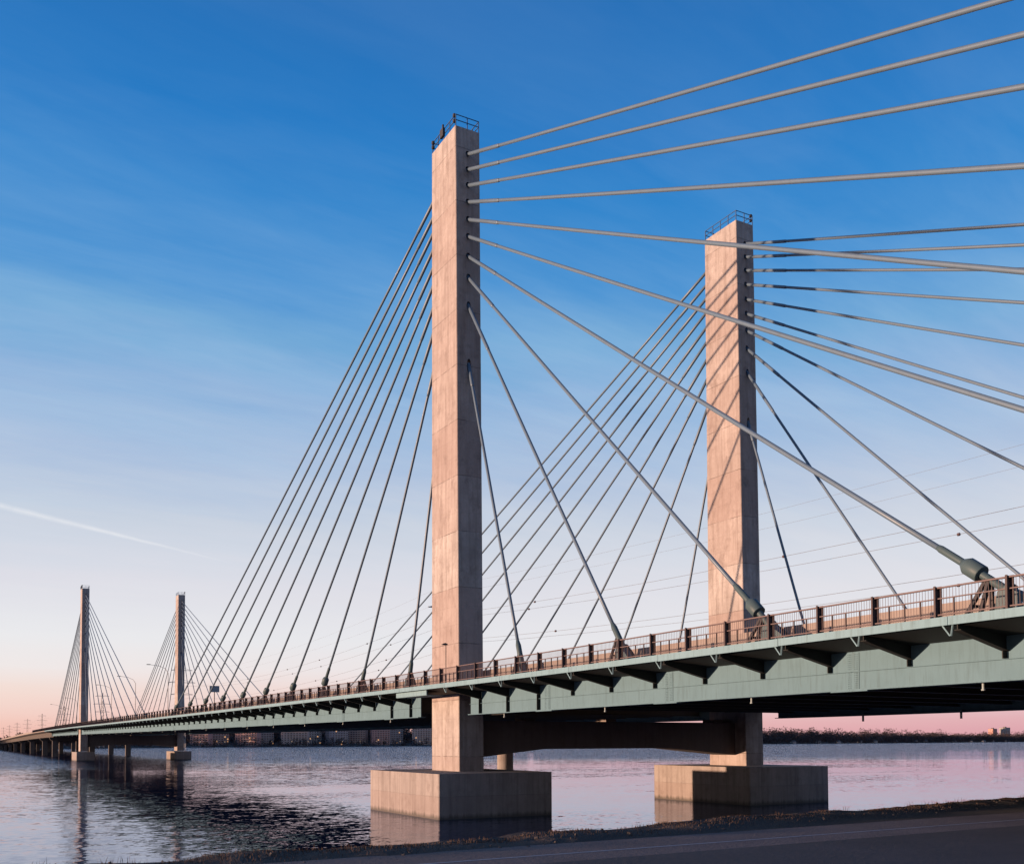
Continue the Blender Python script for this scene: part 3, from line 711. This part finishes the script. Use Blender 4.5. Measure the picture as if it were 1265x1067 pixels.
for tx, ty, mir, tn, (s_dir, m_dir) in TW:
    for k in range(10):
        stay(tx, ty, mir, k, 'side', '%s stay cable of the %s, running to the %s' % (ORD[k], tn, s_dir), mir)
        stay(tx, ty, mir, k, 'main', '%s stay cable of the %s, running to the %s' % (ORD[k], tn, m_dir), mir)

# ------------------------------------------------------------------ approach viaduct and piers
ap = thing('approach_viaduct', 'low concrete viaduct leading from the far towers to the left shore', 'viaduct')
Y2 = 1090.0
MB().sweep([(-2.96, .02), (-.5, -.3), (XR + .5, -.3), (E2 - .04, .02), (E2 - .04, .28), (-2.96, .28)], ys(Y1 + .05, Y2, 12), zf).build('viaduct_slab', 'deck_concrete', ap)
MB().sweep([(-3.06, -.02), (-2.94, -.02), (-2.94, .9), (-3.06, .9)], ys(Y1 + 82, Y2, 12), zf).build('parapet', 'barrier_concrete', ap)
MB().sweep([(-3.06, -.02), (-2.94, -.02), (-2.94, .31), (-3.06, .31)], ys(Y1, Y1 + 82, 12), zf).build('edge_strip', 'barrier_concrete', ap)
for x in (1.0, 8.6, 16.4, 24.2, 31.8):
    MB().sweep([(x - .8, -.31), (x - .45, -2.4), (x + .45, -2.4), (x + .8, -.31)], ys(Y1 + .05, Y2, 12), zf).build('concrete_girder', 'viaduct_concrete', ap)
PN = ['first', 'second', 'third', 'fourth', 'fifth', 'sixth', 'seventh', 'eighth', 'ninth']
for i, y in enumerate([396, 452, 543, 634, 726, 805, 895, 985, -113]):
    z = zf(y)
    t = thing('bridge_pier', ('%s concrete pier of the viaduct counted from the leftmost far tower' % PN[i]) if i < 8 else 'concrete pier under the near end of the deck', 'bridge pier', (0, y, 0), 'viaduct piers' if i < 8 else None)
    zc = z - 2.42 if i < 8 else z - 2.1
    MB().prism_y([(-.6, zc), (-.6, zc - .7), (.2, zc - 1.5), (XR - .2, zc - 1.5), (XR + .6, zc - .7), (XR + .6, zc)], -1.1, 1.1).build('pier_cap', 'viaduct_concrete', t)
    for x in (1.6, 16.4, XR - 1.6):
        MB().box(x - 1.1, x + 1.1, -.95, .95, -4, zc - 1.45).build('pier_column', 'deck_concrete', t)
t = tag(MB().tube([(15.6, 20, -4), (15.6, 20, 4.7), (15.6, 20, 5.0)], [.85, .85, .8], 24).build('round_pile', 'cap_concrete', smooth='auto'), 'short round concrete pile standing in the water behind the foreground tower', 'pile')

# ------------------------------------------------------------------ lamps, sign
def street_lamp(y, i, lab):
    z = zf(y) + .40; t = thing('street_lamp', lab, 'street lamp', (12.5, y, z), 'street lamps on the bridge')
    MB().tube([(0, 0, 0), (0, 0, 13.2)], [.10, .07], 8).build('pole', 'pylon_steel', t)
    MB().tube([(0, 0, 13.1), (-.6, .4, 14.3), (-2.0, 1.0, 15.0), (-4.2, 1.6, 15.35)], [.07, .06, .055, .05], 6).build('arm', 'pylon_steel', t)
    MB().box(-5.1, -4.15, 1.45, 1.8, 15.28, 15.45).build('lamp_head', 'dark_steel', t)
for i, (y, lab) in enumerate([(196, 'curved arm street lamp beside the second far tower'), (250, 'curved arm street lamp between the two far towers'), (304, 'smaller curved arm street lamp right of the leftmost far tower'), (420, 'tiny curved arm street lamp over the viaduct, nearest the leftmost tower'), (500, 'tiny curved arm street lamp further along the viaduct')]): street_lamp(y, i, lab)
t = thing('sign_post', 'grey box sign on a slim post above the deck right of second far tower', 'road sign', (17.0, 163, zf(163) + .4))
MB().tube([(0, 0, 0), (0, 0, 8.4)], .13, 8).build('post', 'pylon_steel', t); MB().box(-1.1, 1.1, -.25, .25, 6.9, 8.35).build('sign_panel', 'sign_face', t)
t = thing('path_lamp', 'small lamp on a slim pole at the foot of the foreground tower', 'lamp', (-1.5, -1.2, zf(0) + .28))
MB().tube([(0, 0, 0), (0, 0, 3.3)], .03, 8).build('pole', 'dark_steel', t); MB().prism_y([(-.32, 3.24), (.1, 3.24), (.1, 3.34), (-.1, 3.40), (-.32, 3.32)], -.13, .13).build('lamp_head', 'dark_steel', t)
t = tag(MB().box(W - .55, W - .25, 2.9, 3.3, 15.3, 15.6).box(W - .3, W + .02, 3.05, 3.15, 15.4, 15.5).build('wall_camera', 'dark_steel'), 'small dark camera fixed low on the second near tower', 'wall camera')  # small camera box on a short arm

# ------------------------------------------------------------------ power line
PX = 100.0; PYS = [205 + 430 * k for k in range(-1, 9)]
def pylon(y, lab):
    t = thing('power_pylon', lab, 'pylon', (PX, y, 0), 'pylons of the power line'); b = MB()
    w0, w1, H = 2.6, .5, 60.0
    wz = lambda z: w0 + (w1 - w0) * z / H
    for sx in (-1, 1):
        for sy in (-1, 1): b.bar((sx * w0, sy * w0, -2), (sx * w1, sy * w1, H), .22, .22)
    zs = [0, 9, 17, 24.5, 31, 36.5, 42, 47, 52, 56.5, 60]
    for a, c in zip(zs, zs[1:]):
        for s in (-1, 1):
            for q in (-1, 1):
                b.bar((q * wz(a), s * wz(a), a), (-q * wz(c), s * wz(c), c), .12, .12); b.bar((s * wz(a), q * wz(a), a), (s * wz(c), -q * wz(c), c), .12, .12)
    b.build('mast', 'pylon_steel', t)
    for z, l in ((39.2, 7.5), (47.5, 9.0), (56, 7.0)):
        MB().bar((-l, 0, z), (l, 0, z), .3, .3).bar((-l, 0, z), (0, 0, z + 2.0), .16, .16).bar((l, 0, z), (0, 0, z + 2.0), .16, .16).build('cross_arm', 'pylon_steel', t)
PL_ = ['behind the viewer side of the river', 'hidden by the foreground tower', 'rising behind the second far tower', 'just right of the leftmost far tower', 'left of the leftmost far tower, tallest there', 'left of the leftmost far tower, second in the receding row', 'left of the leftmost far tower, third in the receding row', 'left of the leftmost far tower, fourth in the receding row', 'left of the leftmost far tower, fifth in the receding row', 'smallest and farthest left in the receding row']
for i, y in enumerate(PYS):
    if i == 0: continue
    pylon(y, 'lattice power pylon ' + PL_[i])
rnd = random.Random(21)
for z, l, nm in ((38.2, 4.6, 'lower'), (46.4, 4.6, 'middle'), (55, 5.2, 'upper')):
    for s, sn in ((-1, 'nearer'), (1, 'farther')):
        t = thing('power_line_wire', '%s %s wire of the power line crossing behind the bridge' % (sn, nm), 'wire', (PX + s * l, 0, 0), 'power line wires')
        pts = []
        for a, c in zip(PYS, PYS[1:]):
            for i in range(12):
                f = i / 12; pts.append((0, a + (c - a) * f, z - 1.2 - 6.6 * 4 * f * (1 - f)))
        MB().tube(pts[:14 * 4], .034 if nm != 'upper' else .018, 4).tube(pts[14 * 4 - 1:], .045, 4).build('conductor', 'wire', t)
        if nm != 'upper':
            for j in range(8):
                y = 10 + 62 * j + rnd.uniform(-14, 14) + (20 if s > 0 else 0); k = (y - PYS[0]) / 430 % 1
                MB().tube([(0, y - .3, 0), (0, y - .18, 0), (0, y + .18, 0), (0, y + .3, 0)], [.10, .26, .26, .10], 8).build('marker_ball', 'ball_paint', t, (0, 0, z - 1.2 - 6.6 * 4 * k * (1 - k)))

# ------------------------------------------------------------------ buildings on the far shore
def block(x, w, d, h, m, lab, back=40, lit=0.05, flo=3.0, balcony=False, seed=0, rot=0):
    rnd = random.Random(seed); y = shore_y(x) + back; z = land_z(x, back) - .5
    t = thing('apartment_block', lab, 'building', (x, y, z), 'apartment blocks on the far shore'); t.rotation_euler.z = R(rot)
    MB().box(-w/2, w/2, 0, d, 0, h).build('wall', m, t)
    MB().box(-w/2 - .3, w/2 + .3, -.3, d + .3, h, h + .6).box(-w*.15, w*.12, d*.3, d*.7, h + .6, h + 3.4).build('roof', 'roof_dark', t)
    g = MB(); l = MB(); s = MB(); n = int(w // 3.6); nf = int(h // flo)
    for f in range(nf):
        for i in range(n):
            cx = -w/2 + (i + .5) * w / n; z0 = f * flo + .9
            (l if rnd.random() < lit else g).box(cx - .85, cx + .85, -.10, -.02, z0, z0 + 1.5)
        if balcony: s.box(-w/2 + (.4 if seed % 2 else w * .3), w/2 - .4, -1.2, 0.02, f * flo + .15, f * flo + .55)
    for f in range(nf):   # end wall towards the low sun
        for i in range(max(1, int(d // 5))):
            cy = (i + .5) * d / max(1, int(d // 5)); g.box(-w/2 - .10, -w/2 - .02, cy - .8, cy + .8, f * flo + .9, f * flo + 2.4)
    tag(g.build('windows', 'window_glass', t), kind='stuff')
    if l.v: tag(l.build('lit_windows', 'lit_window', t), kind='stuff')
    if balcony: tag(s.build('balconies', 'house_white', t), kind='stuff')
blocks = [(238, 24, 16, 22, 4, 'reddish apartment block farthest left under the deck', False), (270, 26, 14, 18, 0, 'low brown apartment block, second from left under the deck', False), (300, 30, 16, 28, 4, 'tall red brick apartment block, third from left under the deck', False),
          (333, 26, 15, 24, 2, 'dark grey apartment block, fourth from left under the deck', False), (368, 36, 16, 33, 1, 'apartment block with bright balcony rows left of the grey slab', True), (402, 26, 18, 33, 3, 'pale grey apartment slab in the middle under the deck', True),
          (432, 28, 16, 27, 2, 'charcoal apartment block right of the pale slab', False), (464, 30, 16, 30, 0, 'brown apartment block left of the red one near the tower', False), (494, 26, 16, 27, 4, 'red brown apartment block, third from the foreground tower', False), (524, 28, 16, 31, 2, 'dark apartment block, second from the foreground tower', False), (560, 34, 16, 25, 1, 'brown apartment block nearest the foreground tower', False), (600, 30, 16, 29, 0, 'brown apartment block partly behind the foreground tower', False)]
for i, (x, w, d, h, c, lab, bal) in enumerate(blocks): block(x, w, d, h, FAC[c], lab, back=34 + (i * 23) % 46, lit=.03, balcony=True, seed=i, rot=[-32, 4, -36, 8, -26, 6, 2, -34, -12, 5, -28, 3][i])
def tower_block(px_x, d, w, h, m, lab, seed):
    block(px_x, w, w * .8, h, m, lab, back=d, lit=0.0, seed=seed)
tower_block(3048, 240, 27, 39, FAC[5], 'pale tower block catching the sun at the far right of the shore', 50)
tower_block(2992, 262, 22, 34, FAC[4], 'brown tower block above the trees at the right of the shore', 51)
hm = MB().box(-4, 4, -3.5, 3.5, 0, 3.4).mesh('wall'); rm = MB().prism_x([(-4.1, 3.4), (4.1, 3.4), (0, 5.8)], -4.4, 4.4).mesh('roof'); wm = MB().box(-3.2, -1.8, -3.58, -3.52, 1.0, 2.4).mesh('window')
rnd = random.Random(9)
NUM = ['first', 'second', 'third', 'fourth', 'fifth', 'sixth', 'seventh', 'eighth', 'ninth', 'tenth', 'eleventh', 'twelfth', 'thirteenth', 'fourteenth', 'fifteenth', 'sixteenth']
for i in range(16):
    x = 1200 + i * 88 + rnd.uniform(-26, 26); d = rnd.uniform(8, 18)
    t = thing('lakeside_house', '%s small house from the left among trees on the right far shore' % NUM[i], 'house', (x, shore_y(x) + d, land_z(x, d) - .3), 'houses on the right far shore'); t.rotation_euler.z = rnd.uniform(-.4, .4)
    inst('wall', hm, 'house_white', t); inst('roof', rm, 'roof_dark', t)
    for q in (0, 2.5, 4.8): inst('window', wm, 'window_glass', t, (q, 0, 0))
rnd = random.Random(10)
for i in range(12):
    x = 235 + i * 31 + rnd.uniform(-9, 9); d = rnd.uniform(13, 26)
    t = thing('shore_lamp', '%s small lit lamp from the left below the far apartment blocks' % NUM[i], 'lamp', (x, shore_y(x) + d, land_z(x, d)), 'lit lamps along the far shore')
    MB().tube([(0, 0, 0), (0, 0, 5)], .12, 6).build('pole', 'pylon_steel', t); MB().tube([(0, 0, 5), (0, 0, 5.3), (0, 0, 5.8), (0, 0, 6.0)], [.15, .3, .3, .1], 8).build('lamp_globe', 'lit_lamp', t)
